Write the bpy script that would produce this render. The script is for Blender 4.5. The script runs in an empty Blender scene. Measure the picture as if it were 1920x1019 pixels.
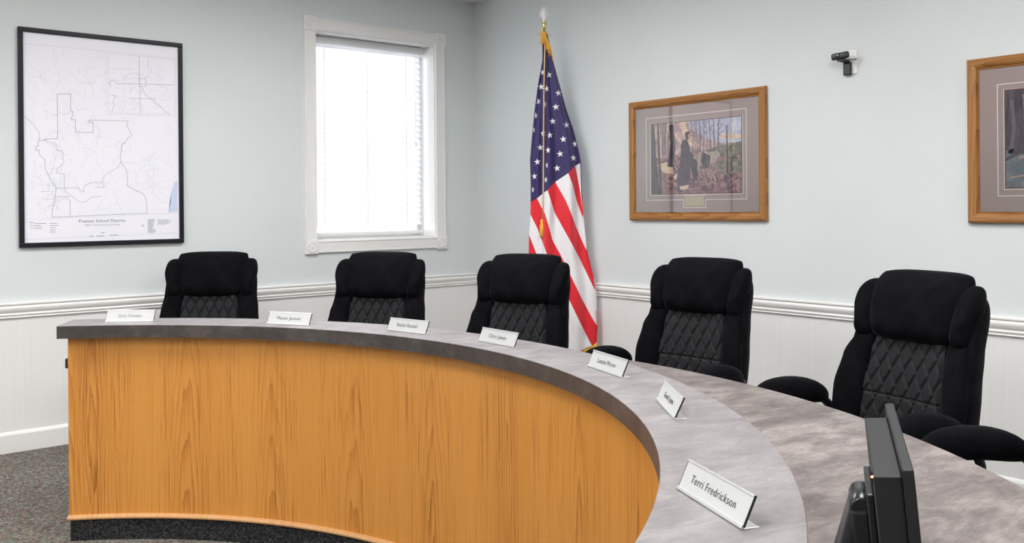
import bpy, bmesh, math, random
from math import sin, cos, pi, radians, sqrt, atan2, hypot
from mathutils import Vector, Matrix
random.seed(7)
S = bpy.context.scene
COL = S.collection

# ------------------------------------------------------------------ camera
HEAD = 0.8863                       # compass heading of the view, radians from +x
cam_d = bpy.data.cameras.new('camera'); cam = bpy.data.objects.new('camera', cam_d); COL.objects.link(cam)
cam_d.sensor_width = 36.0; cam_d.lens = 1729.6 * 36 / 1920; cam_d.shift_y = -121.4 / 1920
cam_d.clip_start = 0.05
cam.matrix_world = (Matrix.Translation((-4.334, -5.822, 1.363)) @ Matrix.Rotation(HEAD - pi / 2, 4, 'Z')
                    @ Matrix.Rotation(pi / 2, 4, 'X') @ Matrix.Rotation(-0.0082, 4, 'Z'))
S.camera = cam
# ------------------------------------------------------------------ light and exposure
w = bpy.data.worlds.new('daylight'); S.world = w; w.use_nodes = True
bg = w.node_tree.nodes['Background']; bg.inputs[0].default_value = (0.93, 0.96, 1.0, 1); bg.inputs[1].default_value = 3.4
S.view_settings.view_transform = 'Standard'; S.view_settings.look = 'None'
S.view_settings.gamma = 1.0; S.view_settings.use_curve_mapping = False
S.view_settings.exposure = 1.17
LAMP = 11.6                         # strength of the ceiling troffers

# ------------------------------------------------------------------ materials
def mat(name, col=(.8, .8, .8), rough=.5, metal=0., spec=.5, **kw):
    m = bpy.data.materials.new(name); m.use_nodes = True
    b = m.node_tree.nodes['Principled BSDF']
    b.inputs['Base Color'].default_value = (*col, 1); b.inputs['Roughness'].default_value = rough
    b.inputs['Metallic'].default_value = metal; b.inputs['Specular IOR Level'].default_value = spec
    for k, v in kw.items(): b.inputs[k].default_value = v
    return m
class NT:
    def __init__(s, m): s.t = m.node_tree; s.b = s.t.nodes.get('Principled BSDF')
    def n(s, typ, ins=None, **at):
        x = s.t.nodes.new('ShaderNode' + typ)
        for k, v in at.items(): setattr(x, k, v)
        for k, v in (ins or {}).items():
            if hasattr(v, 'is_output'): s.t.links.new(v, x.inputs[k])
            else: x.inputs[k].default_value = v
        return x
    def link(s, a, b): s.t.links.new(a, b)
    def math(s, op, a, b=0., c=None):
        i = {0: a, 1: b}
        if c is not None: i[2] = c
        return s.n('Math', i, operation=op).outputs[0]
    def ramp(s, fac, stops, interp='LINEAR'):
        r = s.n('ValToRGB', {0: fac}); r.color_ramp.interpolation = interp
        e = r.color_ramp.elements
        while len(e) < len(stops): e.new(.5)
        for el, (p, c) in zip(e, stops): el.position = p; el.color = (*c, 1)
        return r.outputs[0]
    def noise(s, vec, scale, detail=4., rough=.5, dist=0.):
        return s.n('TexNoise', {'Vector': vec, 'Scale': scale, 'Detail': detail, 'Roughness': rough, 'Distortion': dist}).outputs[0]
    def mapping(s, vec, sc=(1, 1, 1), loc=(0, 0, 0)):
        return s.n('Mapping', {'Vector': vec, 'Scale': sc, 'Location': loc}).outputs[0]
    def bump(s, h, strength, dist=.001):
        s.link(s.n('Bump', {'Height': h, 'Strength': strength, 'Distance': dist}).outputs[0], s.b.inputs['Normal'])

# painted wall: pale grey-green above the rail, warm white vinyl below it (the paint line hides behind the rail)
M = {}
m = mat('wall_paint', rough=.62, spec=.35); t = NT(m); g = t.n('NewGeometry').outputs['Position']
sp = t.n('SeparateXYZ', {0: g})
above = t.math('GREATER_THAN', sp.outputs[2], .80)
lowstrip = t.noise(t.mapping(g, (60, 60, .35)), 3., 3.)
low = t.ramp(lowstrip, [(.25, (.755, .755, .745)), (.75, (.805, .805, .795))])
up = t.ramp(t.noise(g, 1.7, 3.), [(.3, (.645, .685, .690)), (.7, (.67, .71, .715))])
mx = t.n('Mix', {0: above}, data_type='RGBA'); t.link(low, mx.inputs[6]); t.link(up, mx.inputs[7]); t.link(mx.outputs[2], t.b.inputs['Base Color'])
trowel = t.noise(g, 7., 5., .55, .6)
groove = t.noise(t.mapping(g, (1, 1, .03)), 90., 2.)
hmix = t.n('Mix', {0: above}); t.link(groove, hmix.inputs[2]); t.link(trowel, hmix.inputs[3])
t.bump(hmix.outputs[0], .28, .006); M['wall'] = m
M['trim'] = mat('trim_white', (.82, .815, .80), .32)
M['ceiling'] = mat('ceiling_paint', (.87, .87, .86), .8)
# carpet
m = mat('carpet_loop', rough=.95, spec=.1); t = NT(m); g = t.n('NewGeometry').outputs['Position']
v = t.n('TexVoronoi', {'Vector': g, 'Scale': 120.}, feature='F1')
vs = t.n('SeparateColor', {0: v.outputs['Color']})
clump = t.noise(g, 34., 3., .6)
pick = t.math('ADD', t.math('MULTIPLY', vs.outputs[0], .62), t.math('MULTIPLY', clump, .46))
c = t.ramp(pick, [(.0, (.03, .03, .04)), (.28, (.08, .07, .09)), (.36, (.21, .09, .08)), (.43, (.08, .15, .12)), (.50, (.26, .20, .13)), (.57, (.09, .115, .125)), (.64, (.22, .15, .12)), (.72, (.14, .22, .19)), (.80, (.27, .24, .24)), (.92, (.38, .35, .29))])
t.link(c, t.b.inputs['Base Color']); t.bump(v.outputs['Distance'], .7, .004); M['carpet'] = m
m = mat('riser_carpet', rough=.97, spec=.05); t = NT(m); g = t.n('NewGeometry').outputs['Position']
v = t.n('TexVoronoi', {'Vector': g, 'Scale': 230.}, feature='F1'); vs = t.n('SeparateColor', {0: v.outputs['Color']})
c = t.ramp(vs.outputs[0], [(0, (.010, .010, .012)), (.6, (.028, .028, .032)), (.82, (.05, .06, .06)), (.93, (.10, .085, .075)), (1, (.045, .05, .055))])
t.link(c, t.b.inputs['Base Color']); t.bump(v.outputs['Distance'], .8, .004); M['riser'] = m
# stone-look laminate
def laminate(name, dark, mid, light, rough):
    m = mat(name, rough=rough, spec=.5); t = NT(m); g = t.n('NewGeometry').outputs['Position']
    mp = t.n('Mapping', {'Vector': g, 'Rotation': (0, 0, .7), 'Scale': (1.0, 1.9, 1.9)}).outputs[0]
    a = t.noise(mp, 6.5, 9., .66, .35); b = t.noise(mp, 60., 4., .7)
    sc = t.noise(t.n('Mapping', {'Vector': g, 'Rotation': (0, 0, .67), 'Scale': (9, 45, 45)}).outputs[0], 3.2, 5., .65, .8)
    f = t.math('ADD', t.math('MULTIPLY', a, .62), t.math('ADD', t.math('MULTIPLY', b, .14), t.math('MULTIPLY', sc, .24)))
    t.link(t.ramp(f, [(.37, dark), (.5, mid), (.60, light)]), t.b.inputs['Base Color'])
    rr = t.math('MULTIPLY_ADD', b, .12, rough - .06); t.link(rr, t.b.inputs['Roughness'])
    return m
M['lam_top'] = laminate('ledge_laminate', (.155, .140, .144), (.215, .20, .205), (.285, .265, .27), .50)
M['lam_work'] = laminate('worksurface_laminate', (.085, .070, .066), (.17, .145, .140), (.28, .245, .235), .50)
M['lam_edge'] = laminate('edge_laminate', (.030, .024, .023), (.052, .043, .041), (.085, .072, .068), .45)
# oak veneer: UV = (arc length, height) in metres
def oak(name, c1, c2, c3, uv=True, sheet=.41, axis=(1, 0)):
    m = mat(name, rough=.38, spec=.45); t = NT(m)
    if uv: src = t.n('UVMap').outputs[0]
    else: src = t.n('TexCoord').outputs['Object']
    s = t.n('SeparateXYZ', {0: src}); u, z = s.outputs[0], s.outputs[1]
    if not uv: z = s.outputs[2]
    base = t.n('CombineXYZ', {0: u, 1: t.math('MULTIPLY', z, .11)}).outputs[0]
    wob = t.math('MULTIPLY', t.math('SUBTRACT', t.noise(base, 9., 3., .5), .5), .085)
    k = t.math('FLOOR', t.math('DIVIDE', u, sheet))
    jit = t.math('MULTIPLY', t.math('SINE', t.math('MULTIPLY', k, 12.9)), .10)
    ul = t.math('ADD', t.math('SUBTRACT', t.math('SUBTRACT', u, t.math('MULTIPLY', k, sheet)), sheet * .5), t.math('ADD', wob, jit))
    zz = t.math('ADD', t.math('MULTIPLY', z, t.math('MULTIPLY_ADD', t.math('SINE', t.math('MULTIPLY', k, 3.1)), .040, .062)), t.math('MULTIPLY', t.math('SINE', t.math('MULTIPLY', k, 7.3)), .030))
    r = t.math('SQRT', t.math('ADD', t.math('MULTIPLY', ul, ul), t.math('MULTIPLY', zz, zz)))
    fine = t.math('MULTIPLY', t.math('SUBTRACT', t.noise(t.n('CombineXYZ', {0: u, 1: t.math('MULTIPLY', z, .02)}).outputs[0], 60., 3., .6), .5), .014)
    ring = t.math('FRACT', t.math('MULTIPLY', t.math('ADD', r, fine), 74.))
    streak = t.noise(t.n('CombineXYZ', {0: u, 1: t.math('MULTIPLY', z, .012)}).outputs[0], 210., 4., .7)
    broad = t.noise(t.n('CombineXYZ', {0: u, 1: t.math('MULTIPLY', z, .05)}).outputs[0], 5., 2.)
    ringl = t.math('POWER', ring, 2.5)
    ringmask = t.n('MapRange', {0: r, 1: .02, 2: .11, 3: 1., 4: .16}).outputs[0]
    pore = t.n('MapRange', {0: streak, 1: .50, 2: .66, 3: 0., 4: 1.}).outputs[0]
    zone = t.n('MapRange', {0: t.noise(t.n('CombineXYZ', {0: u, 1: t.math('MULTIPLY', z, .02)}).outputs[0], 14., 2.), 1: .42, 2: .58, 3: .25, 4: 1.}).outputs[0]
    f = t.math('ADD', t.math('MULTIPLY', t.math('MULTIPLY', ringl, ringmask), .46), t.math('ADD', t.math('MULTIPLY', t.math('MULTIPLY', pore, zone), .62), t.math('MULTIPLY', broad, .22)))
    t.link(t.ramp(f, [(.08, c3), (.38, c2), (.74, c1)]), t.b.inputs['Base Color'])
    t.bump(streak, .08, .0006)
    return m
M['oak'] = oak('oak_veneer', (.28, .100, .014), (.50, .200, .034), (.62, .280, .056))
M['oak_trim'] = oak('oak_trim', (.46, .22, .075), (.58, .31, .125), (.66, .38, .17), sheet=3.)
M['oak_frame'] = oak('oak_frame', (.15, .052, .011), (.29, .120, .028), (.38, .175, .048), uv=False, sheet=.09)
M['velvet'] = mat('black_velvet', (.0075, .0075, .0095), .85, spec=.05, **{'Sheen Weight': .045, 'Sheen Roughness': .35, 'Sheen Tint': (.75, .75, .85, 1)})
t = NT(M['velvet']); tc = t.n('TexCoord').outputs['Object']
nn = t.noise(tc, 9., 4., .6, .8); t.link(t.ramp(nn, [(.3, (.0018, .0018, .0026)), (.7, (.0058, .0058, .0078))]), t.b.inputs['Base Color'])
t.bump(t.noise(tc, 28., 4., .6), .25, .004)
M['quilt'] = mat('quilted_fabric', (.0095, .0097, .0120), .7, spec=.25, **{'Sheen Weight': .05, 'Sheen Roughness': .4})
M['seam'] = mat('seam_thread', (.004, .004, .005), .8)
M['plastic'] = mat('black_plastic', (.012, .012, .014), .38)
M['frame_grey'] = mat('arm_bracket', (.10, .10, .09), .4)
M['monitor'] = mat('monitor_plastic', (.010, .0105, .0115), .5, spec=.3)
t = NT(M['monitor']); t.bump(t.noise(t.n('TexCoord').outputs['Object'], 900., 2.), .35, .0005)
M['screen'] = mat('screen_glass', (.006, .006, .008), .12)
M['stand'] = mat('stand_gloss', (.008, .008, .010), .28, spec=.4)
M['led'] = mat('led_red', (.8, .05, .03), .4); b = M['led'].node_tree.nodes['Principled BSDF']; b.inputs['Emission Color'].default_value = (1, .08, .03, 1); b.inputs['Emission Strength'].default_value = 9.
M['silver'] = mat('brushed_aluminium', (.80, .80, .81), .30, .85)
M['plate'] = mat('plate_insert', (.50, .51, .51), .35, .0)
M['plate_back'] = mat('plate_edge_black', (.015, .013, .014), .4)
M['ink'] = mat('ink_dark', (.06, .06, .065), .6)
M['black_frame'] = mat('black_frame', (.006, .006, .011), .45, spec=.3)
M['paper'] = mat('map_paper', (.83, .83, .90), .6)
M['line'] = mat('map_line', (.26, .26, .31), .7); M['faint'] = mat('map_faint', (.50, .50, .58), .7); M['lake'] = mat('map_lake', (.58, .65, .86), .7)
M['matboard'] = mat('mat_board', (.40, .325, .31), .85)
t = NT(M['matboard']); t.link(t.ramp(t.noise(t.n('TexCoord').outputs['Object'], 380., 3., .7), [(.3, (.35, .28, .268)), (.7, (.44, .36, .345))]), t.b.inputs['Base Color'])
M['bevel'] = mat('mat_bevel', (.86, .83, .78), .7)
M['brass'] = mat('brass_plate', (.56, .50, .30), .4, .3)
M['gold'] = mat('gold_fringe', (.85, .43, .035), .6, **{'Sheen Weight': .3})
M['cord'] = mat('gold_cord', (.72, .52, .22), .6)
M['brasspole'] = mat('brass_ferrule', (.75, .66, .30), .25, .9)
M['eagle'] = mat('silver_eagle', (.92, .92, .92), .3, .15)
M['pole'] = mat('pole_wood', (.10, .04, .02), .35)
def cloth(name, col):
    m = mat(name, col, .55, spec=.35, **{'Sheen Weight': .25, 'Sheen Roughness': .4}); t = NT(m)
    t.bump(t.noise(t.n('TexCoord').outputs['Object'], 14., 4., .55, .8), .35, .012); return m
M['navy'] = cloth('flag_navy', (.030, .020, .105)); M['red'] = cloth('flag_red', (.70, .018, .030)); M['white'] = cloth('flag_white', (.80, .78, .80))
M['glass'] = mat('picture_glass'); t = NT(M['glass']); nt = M['glass'].node_tree
fr = t.n('Fresnel', {'IOR': 1.45}).outputs[0]; tr = t.n('BsdfTransparent').outputs[0]; gl = t.n('BsdfGlossy', {'Roughness': .02}).outputs[0]
ms = t.n('MixShader', {0: fr, 1: tr, 2: gl}); nt.links.new(ms.outputs[0], nt.nodes['Material Output'].inputs[0])
M['blind'] = mat('blind_white', (.90, .90, .90), .45); t = NT(M['blind']); nt = M['blind'].node_tree
tl = t.n('BsdfTranslucent', {'Color': (.97, .98, 1, 1)}).outputs[0]
ms = t.n('MixShader', {0: .55, 1: t.b.outputs[0], 2: tl}); nt.links.new(ms.outputs[0], nt.nodes['Material Output'].inputs[0])
M['diffuser'] = mat('lamp_diffuser', (.9, .9, .9)); b = M['diffuser'].node_tree.nodes['Principled BSDF']
b.inputs['Emission Color'].default_value = (1.0, .985, .975, 1); b.inputs['Emission Strength'].default_value = LAMP
M['plate_white'] = mat('wall_plate_white', (.80, .80, .79), .35)
M['lens'] = mat('lens_glass', (.01, .03, .02), .08)
M['chrome'] = mat('chrome', (.7, .7, .72), .15, 1.)

# ------------------------------------------------------------------ helpers
def obj(name, bm, ms, parent=None, smooth=False, loc=None, rot=None):
    me = bpy.data.meshes.new(name); bm.normal_update(); bm.to_mesh(me); bm.free()
    for m_ in (ms if isinstance(ms, (list, tuple)) else [ms]): me.materials.append(m_)
    if smooth: me.shade_smooth() if hasattr(me, 'shade_smooth') else [setattr(p, 'use_smooth', True) for p in me.polygons]
    o = bpy.data.objects.new(name, me); COL.objects.link(o)
    if parent: o.parent = parent
    if loc: o.location = loc
    if rot: o.rotation_euler = rot
    return o
def thing(name, label, cat, loc=(0, 0, 0), rz=0, group=None):
    o = bpy.data.objects.new(name, None); COL.objects.link(o); o.location = loc; o.rotation_euler = (0, 0, rz)
    o.empty_display_size = .1
    return tag(o, label, cat, group)
def tag(o, label, cat, group=None):
    o['label'] = label; o['category'] = cat
    if group: o['group'] = group
    return o
def struct(name, bm, ms, label=None, **k):
    o = obj(name, bm, ms, **k); o['kind'] = 'structure'
    if label: o['label'] = label
    return o
def box(bm, x0, x1, y0, y1, z0, z1, bev=0., mi=0, mtx=None, seg=2):
    r = bmesh.ops.create_cube(bm, size=1.)
    vs = r['verts']
    for v in vs: v.co = Vector((x0 + (x1 - x0) * (v.co.x + .5), y0 + (y1 - y0) * (v.co.y + .5), z0 + (z1 - z0) * (v.co.z + .5)))
    if bev > 0:
        es = list({e for v in vs for e in v.link_edges})
        r2 = bmesh.ops.bevel(bm, geom=es, offset=bev, segments=seg, profile=.5, affect='EDGES')
        vs = list({v for f in r2['faces'] for v in f.verts} | {v for v in vs if v.is_valid})
    fs = {f for v in vs for f in v.link_faces}
    for f in fs: f.material_index = mi
    if mtx: bmesh.ops.transform(bm, matrix=mtx, verts=list(vs))
    return vs
def bxm(*a, **k): bm = bmesh.new(); box(bm, *a, **k); return bm
def tube(bm, pts, rad, n=10, caps=True, mi=0, flat=1.):
    pts = [Vector(p) for p in pts]; rads = rad if isinstance(rad, (list, tuple)) else [rad] * len(pts)
    rings = []; up = None
    for i, p in enumerate(pts):
        d = (pts[min(i + 1, len(pts) - 1)] - pts[max(i - 1, 0)]).normalized()
        if up is None: up = Vector((0, 0, 1)) if abs(d.z) < .9 else Vector((1, 0, 0))
        a = d.cross(up).normalized(); b_ = a.cross(d).normalized(); up = b_
        rings.append([bm.verts.new(p + (a * cos(2 * pi * k / n) + b_ * sin(2 * pi * k / n) * flat) * rads[i]) for k in range(n)])
    for r0, r1 in zip(rings, rings[1:]):
        for k in range(n):
            f = bm.faces.new((r0[k], r0[(k + 1) % n], r1[(k + 1) % n], r1[k])); f.material_index = mi; f.smooth = True
    if caps:
        f = bm.faces.new(rings[0][::-1]); f.material_index = mi; f = bm.faces.new(rings[-1]); f.material_index = mi
def lathe(bm, prof, n=24, mtx=None, mi=0):
    vs = []; rings = []
    for r, z in prof: rings.append([bm.verts.new((r * cos(2 * pi * k / n), r * sin(2 * pi * k / n), z)) for k in range(n)]); vs += rings[-1]
    for r0, r1 in zip(rings, rings[1:]):
        for k in range(n): f = bm.faces.new((r0[k], r0[(k + 1) % n], r1[(k + 1) % n], r1[k])); f.material_index = mi; f.smooth = True
    f = bm.faces.new(rings[0][::-1]); f.material_index = mi; f = bm.faces.new(rings[-1]); f.material_index = mi
    if mtx: bmesh.ops.transform(bm, matrix=mtx, verts=vs)
def grid(bm, fn, nu, nv, mi=0, smooth=True, flip=False):
    V = [[bm.verts.new(fn(i / nu, j / nv)) for j in range(nv + 1)] for i in range(nu + 1)]
    for i in range(nu):
        for j in range(nv):
            q = (V[i][j], V[i + 1][j], V[i + 1][j + 1], V[i][j + 1]); f = bm.faces.new(q[::-1] if flip else q)
            f.smooth = smooth; f.material_index = mi(i, j) if callable(mi) else mi
    return V
def sweep(bm, prof, p0, p1, out, mi=0):
    """extrude a profile of (distance from wall, height) along p0-p1; out = unit vector off the wall"""
    a = [bm.verts.new(Vector((*p0, 0)) + Vector((*out, 0)) * d + Vector((0, 0, h))) for d, h in prof]
    b_ = [bm.verts.new(Vector((*p1, 0)) + Vector((*out, 0)) * d + Vector((0, 0, h))) for d, h in prof]
    n = len(prof)
    for i in range(n): f = bm.faces.new((a[i], a[(i + 1) % n], b_[(i + 1) % n], b_[i])); f.material_index = mi
    bm.faces.new(a[::-1]); bm.faces.new(b_); bmesh.ops.recalc_face_normals(bm, faces=bm.faces)

FONT = {}
def text_bm(s, size, mtx, xscale=1., bold=0.):
    """the word as filled letter shapes, centred, lying in local x-y"""
    cu = bpy.data.curves.new('lettering', 'FONT'); cu.body = s; cu.size = size; cu.align_x = 'CENTER'; cu.align_y = 'CENTER'
    cu.extrude = .0002; cu.space_character = 1.10; cu.offset = bold
    o = bpy.data.objects.new('lettering', cu); COL.objects.link(o); bpy.context.view_layer.update()
    dg = bpy.context.evaluated_depsgraph_get(); me = bpy.data.meshes.new_from_object(o.evaluated_get(dg), depsgraph=dg)
    bpy.data.objects.remove(o); bpy.data.curves.remove(cu)
    bm = bmesh.new(); bm.from_mesh(me); bpy.data.meshes.remove(me)
    bmesh.ops.transform(bm, matrix=mtx @ Matrix.Diagonal((xscale, 1, 1, 1)), verts=bm.verts)
    return bm

# ------------------------------------------------------------------ the room
XR = .055; X0 = -9.4; Y0 = -10.2; ZC = 2.975
WX0, WX1, WZ0, WZ1 = -1.338, -.335, 1.138, 2.602          # window opening
bm = bmesh.new(); box(bm, X0 - .2, XR + .2, Y0 - .2, .4, -.1, 0); struct('floor', bm, M['carpet'])
bm = bmesh.new(); box(bm, X0 - .2, XR + .2, Y0 - .2, .4, ZC, ZC + .1); struct('ceiling', bm, M['ceiling'])
bm = bmesh.new()
T = .26
box(bm, X0 - .2, WX0, 0, T, 0, ZC); box(bm, WX1, XR + .2, 0, T, 0, ZC)
box(bm, WX0, WX1, 0, T, 0, WZ0); box(bm, WX0, WX1, 0, T, WZ1, ZC)
struct('wall_back', bm, M['wall'])
struct('wall_right', bxm(XR, XR + .2, Y0, 0, 0, ZC), M['wall'])
struct('wall_left', bxm(X0 - .2, X0, Y0, 0, 0, ZC), M['wall'])
struct('wall_front', bxm(X0 - .2, XR + .2, Y0 - .2, Y0, 0, ZC), M['wall'])
rail = [(0, .757), (.010, .757), (.014, .760), (.012, .768), (.017, .772), (.020, .778), (.016, .786), (.024, .797), (.029, .808), (.030, .817), (.024, .826), (.016, .829), (.027, .834), (.027, .841), (.019, .845), (0, .845)]
bm = bmesh.new(); sweep(bm, rail, (X0, 0), (XR, 0), (0, -1)); struct('trim_1', bm, M['trim'], 'white moulded chair rail along the window wall')
bm = bmesh.new(); sweep(bm, rail, (XR, 0), (XR, Y0), (-1, 0)); struct('trim_2', bm, M['trim'], 'white moulded chair rail along the flag wall')
base = [(0, 0), (.014, 0), (.014, .100), (.010, .110), (.004, .117), (0, .117)]
bm = bmesh.new(); sweep(bm, base, (X0, 0), (XR, 0), (0, -1)); struct('baseboard_back', bm, M['trim'])
bm = bmesh.new(); sweep(bm, base, (XR, 0), (XR, Y0), (-1, 0)); struct('baseboard_right', bm, M['trim'])

# ------------------------------------------------------------------ window
win = bpy.data.objects.new('window_1', None); COL.objects.link(win); win.location = (WX0, 0, WZ0); win['kind'] = 'structure'
win['label'] = 'white cased window with lowered blind beside the framed map'
def wobj(name, bm, m_, par=None, **k):
    if par is None: bmesh.ops.translate(bm, verts=bm.verts, vec=(-WX0, 0, -WZ0)); par = win
    o = obj(name, bm, m_, par, **k); return o
CW = .085; RB = .097
bm = bmesh.new()
casp = [(0, .0), (.016, .0), (.019, .004), (.019, .010), (.015, .013), (.015, .072), (.019, .075), (.019, .081), (.016, CW), (0, CW)]
def casing(bm, a, b_, horiz, base_):
    for q, (d, h) in enumerate(casp): pass
    if horiz:
        v0 = [bm.verts.new((a, -d, base_ + h)) for d, h in casp]; v1 = [bm.verts.new((b_, -d, base_ + h)) for d, h in casp]
    else:
        v0 = [bm.verts.new((base_ + h, -d, a)) for d, h in casp]; v1 = [bm.verts.new((base_ + h, -d, b_)) for d, h in casp]
    n = len(casp)
    for i in range(n): bm.faces.new((v0[i], v0[(i + 1) % n], v1[(i + 1) % n], v1[i]))
    bm.faces.new(v0); bm.faces.new(v1[::-1]); bmesh.ops.recalc_face_normals(bm, faces=bm.faces)
for nm, arg in (('casing', (WX0, WX1, True, WZ1)), ('casing', (WX0, WX1, True, WZ0 - CW)), ('casing', (WZ0, WZ1, False, WX0 - CW)), ('casing', (WZ0, WZ1, False, WX1))):
    bm = bmesh.new(); casing(bm, *arg); wobj(nm, bm, M['trim'])
for x in (WX0 - CW / 2, WX1 + CW / 2):
    for z in (WZ0 - CW / 2, WZ1 + CW / 2):
        bm = bmesh.new(); h = RB / 2; box(bm, x - h, x + h, -.024, 0, z - h, z + h, .002)
        prof = [(.040, .0), (.040, .001), (.037, .006), (.031, .006), (.028, .001), (.022, .001), (.019, .006), (.014, .005), (.010, .001), (.006, .004), (.001, .006)]
        lathe(bm, [(r, d) for r, d in prof], 32, Matrix.Translation((x, -.0235, z)) @ Matrix.Rotation(pi / 2, 4, 'X'))
        wobj('rosette_block', bm, M['trim'])
bm = bmesh.new()     # jamb lining
box(bm, WX0 - .001, WX0 + .006, 0, T, WZ0, WZ1); box(bm, WX1 - .006, WX1 + .001, 0, T, WZ0, WZ1)
box(bm, WX0, WX1, 0, T, WZ1 - .006, WZ1 + .001); box(bm, WX0, WX1, 0, T, WZ0 - .001, WZ0 + .006)
wobj('jamb_lining', bm, M['trim'])
bm = bmesh.new(); f = .035; y0, y1 = .20, .24
for z0, z1 in ((WZ0 + .006, WZ1 - .006),):
    box(bm, WX0 + .006, WX0 + .006 + f, y0, y1, z0, z1); box(bm, WX1 - .006 - f, WX1 - .006, y0, y1, z0, z1)
    box(bm, WX0 + .006 + f, WX1 - .006 - f, y0, y1, z0, z0 + f); box(bm, WX0 + .006 + f, WX1 - .006 - f, y0, y1, z1 - f, z1)
wobj('window_frame', bm, M['trim'])
wobj('pane', bxm(WX0 + .01, WX1 - .01, .219, .222, WZ0 + .01, WZ1 - .01), M['glass'])
# blind hanging inside the opening
BX0, BX1, BY = WX0 + .0065, WX1 - .035, .150
bl = thing('window_blind', 'white horizontal slat blind lowered inside the white window', 'blind', (0, BY, 2.55))
def bobj(nm, bm, m_, **k):
    bmesh.ops.translate(bm, verts=bm.verts, vec=(0, -BY, -2.55)); return obj(nm, bm, m_, bl, **k)
bobj('headrail', bxm(BX0, BX1, BY - .032, BY + .03, 2.535, 2.594, .002), M['trim'])
bm = bmesh.new(); sweepz = [(0, 2.512), (-.006, 2.512), (-.010, 2.520), (-.006, 2.53), (-.006, 2.575), (-.010, 2.582), (0, 2.588)]
v0 = [bm.verts.new((BX0 - .004, BY - .034 + d, h)) for d, h in sweepz]; v1 = [bm.verts.new((BX1 + .004, BY - .034 + d, h)) for d, h in sweepz]
for i in range(len(v0)): bm.faces.new((v0[i], v0[(i + 1) % 7], v1[(i + 1) % 7], v1[i]))
bm.faces.new(v0); bm.faces.new(v1[::-1]); bmesh.ops.recalc_face_normals(bm, faces=bm.faces); bobj('valance', bm, M['blind'])
zs = 2.50; k = 0
while zs > 1.215:
    bm = bmesh.new(); tilt = radians(68 if zs > 1.62 else 60)
    def sf(a, b_, zs=zs, tilt=tilt):
        w_ = (b_ - .5) * .050; c_ = .0035 * (1 - (2 * b_ - 1) ** 2)
        return (BX0 + a * (BX1 - BX0), BY + w_ * cos(tilt) - c_ * sin(tilt), zs - w_ * sin(tilt) * -1 + c_ * cos(tilt))
    grid(bm, sf, 1, 5); r_ = bmesh.ops.solidify(bm, geom=bm.faces[:], thickness=.0022)
    bobj('slat', bm, M['blind'], smooth=False); zs -= .0445; k += 1
bobj('bottom_rail', bxm(BX0, BX1, BY - .026, BY + .026, 1.168, 1.188, .003), M['trim'])
for cx in (BX0 + .13, (BX0 + BX1) / 2, BX1 - .14):
    bm = bmesh.new(); tube(bm, [(cx, BY - .024, 2.53), (cx, BY - .024, 1.185)], .0011, 6); tube(bm, [(cx, BY + .024, 2.53), (cx, BY + .024, 1.185)], .0011, 6)
    bobj('ladder_cord', bm, M['frame_grey'])
bm = bmesh.new(); tube(bm, [(BX1 - .07, BY - .046, 2.52), (BX1 - .07, BY - .046, 1.86)], .0014, 6); lathe(bm, [(.003, 0), (.006, .004), (.007, .03), (.003, .036)], 12, Matrix.Translation((BX1 - .07, BY - .046, 1.83)))
bobj('pull_cord', bm, M['trim'])

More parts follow.
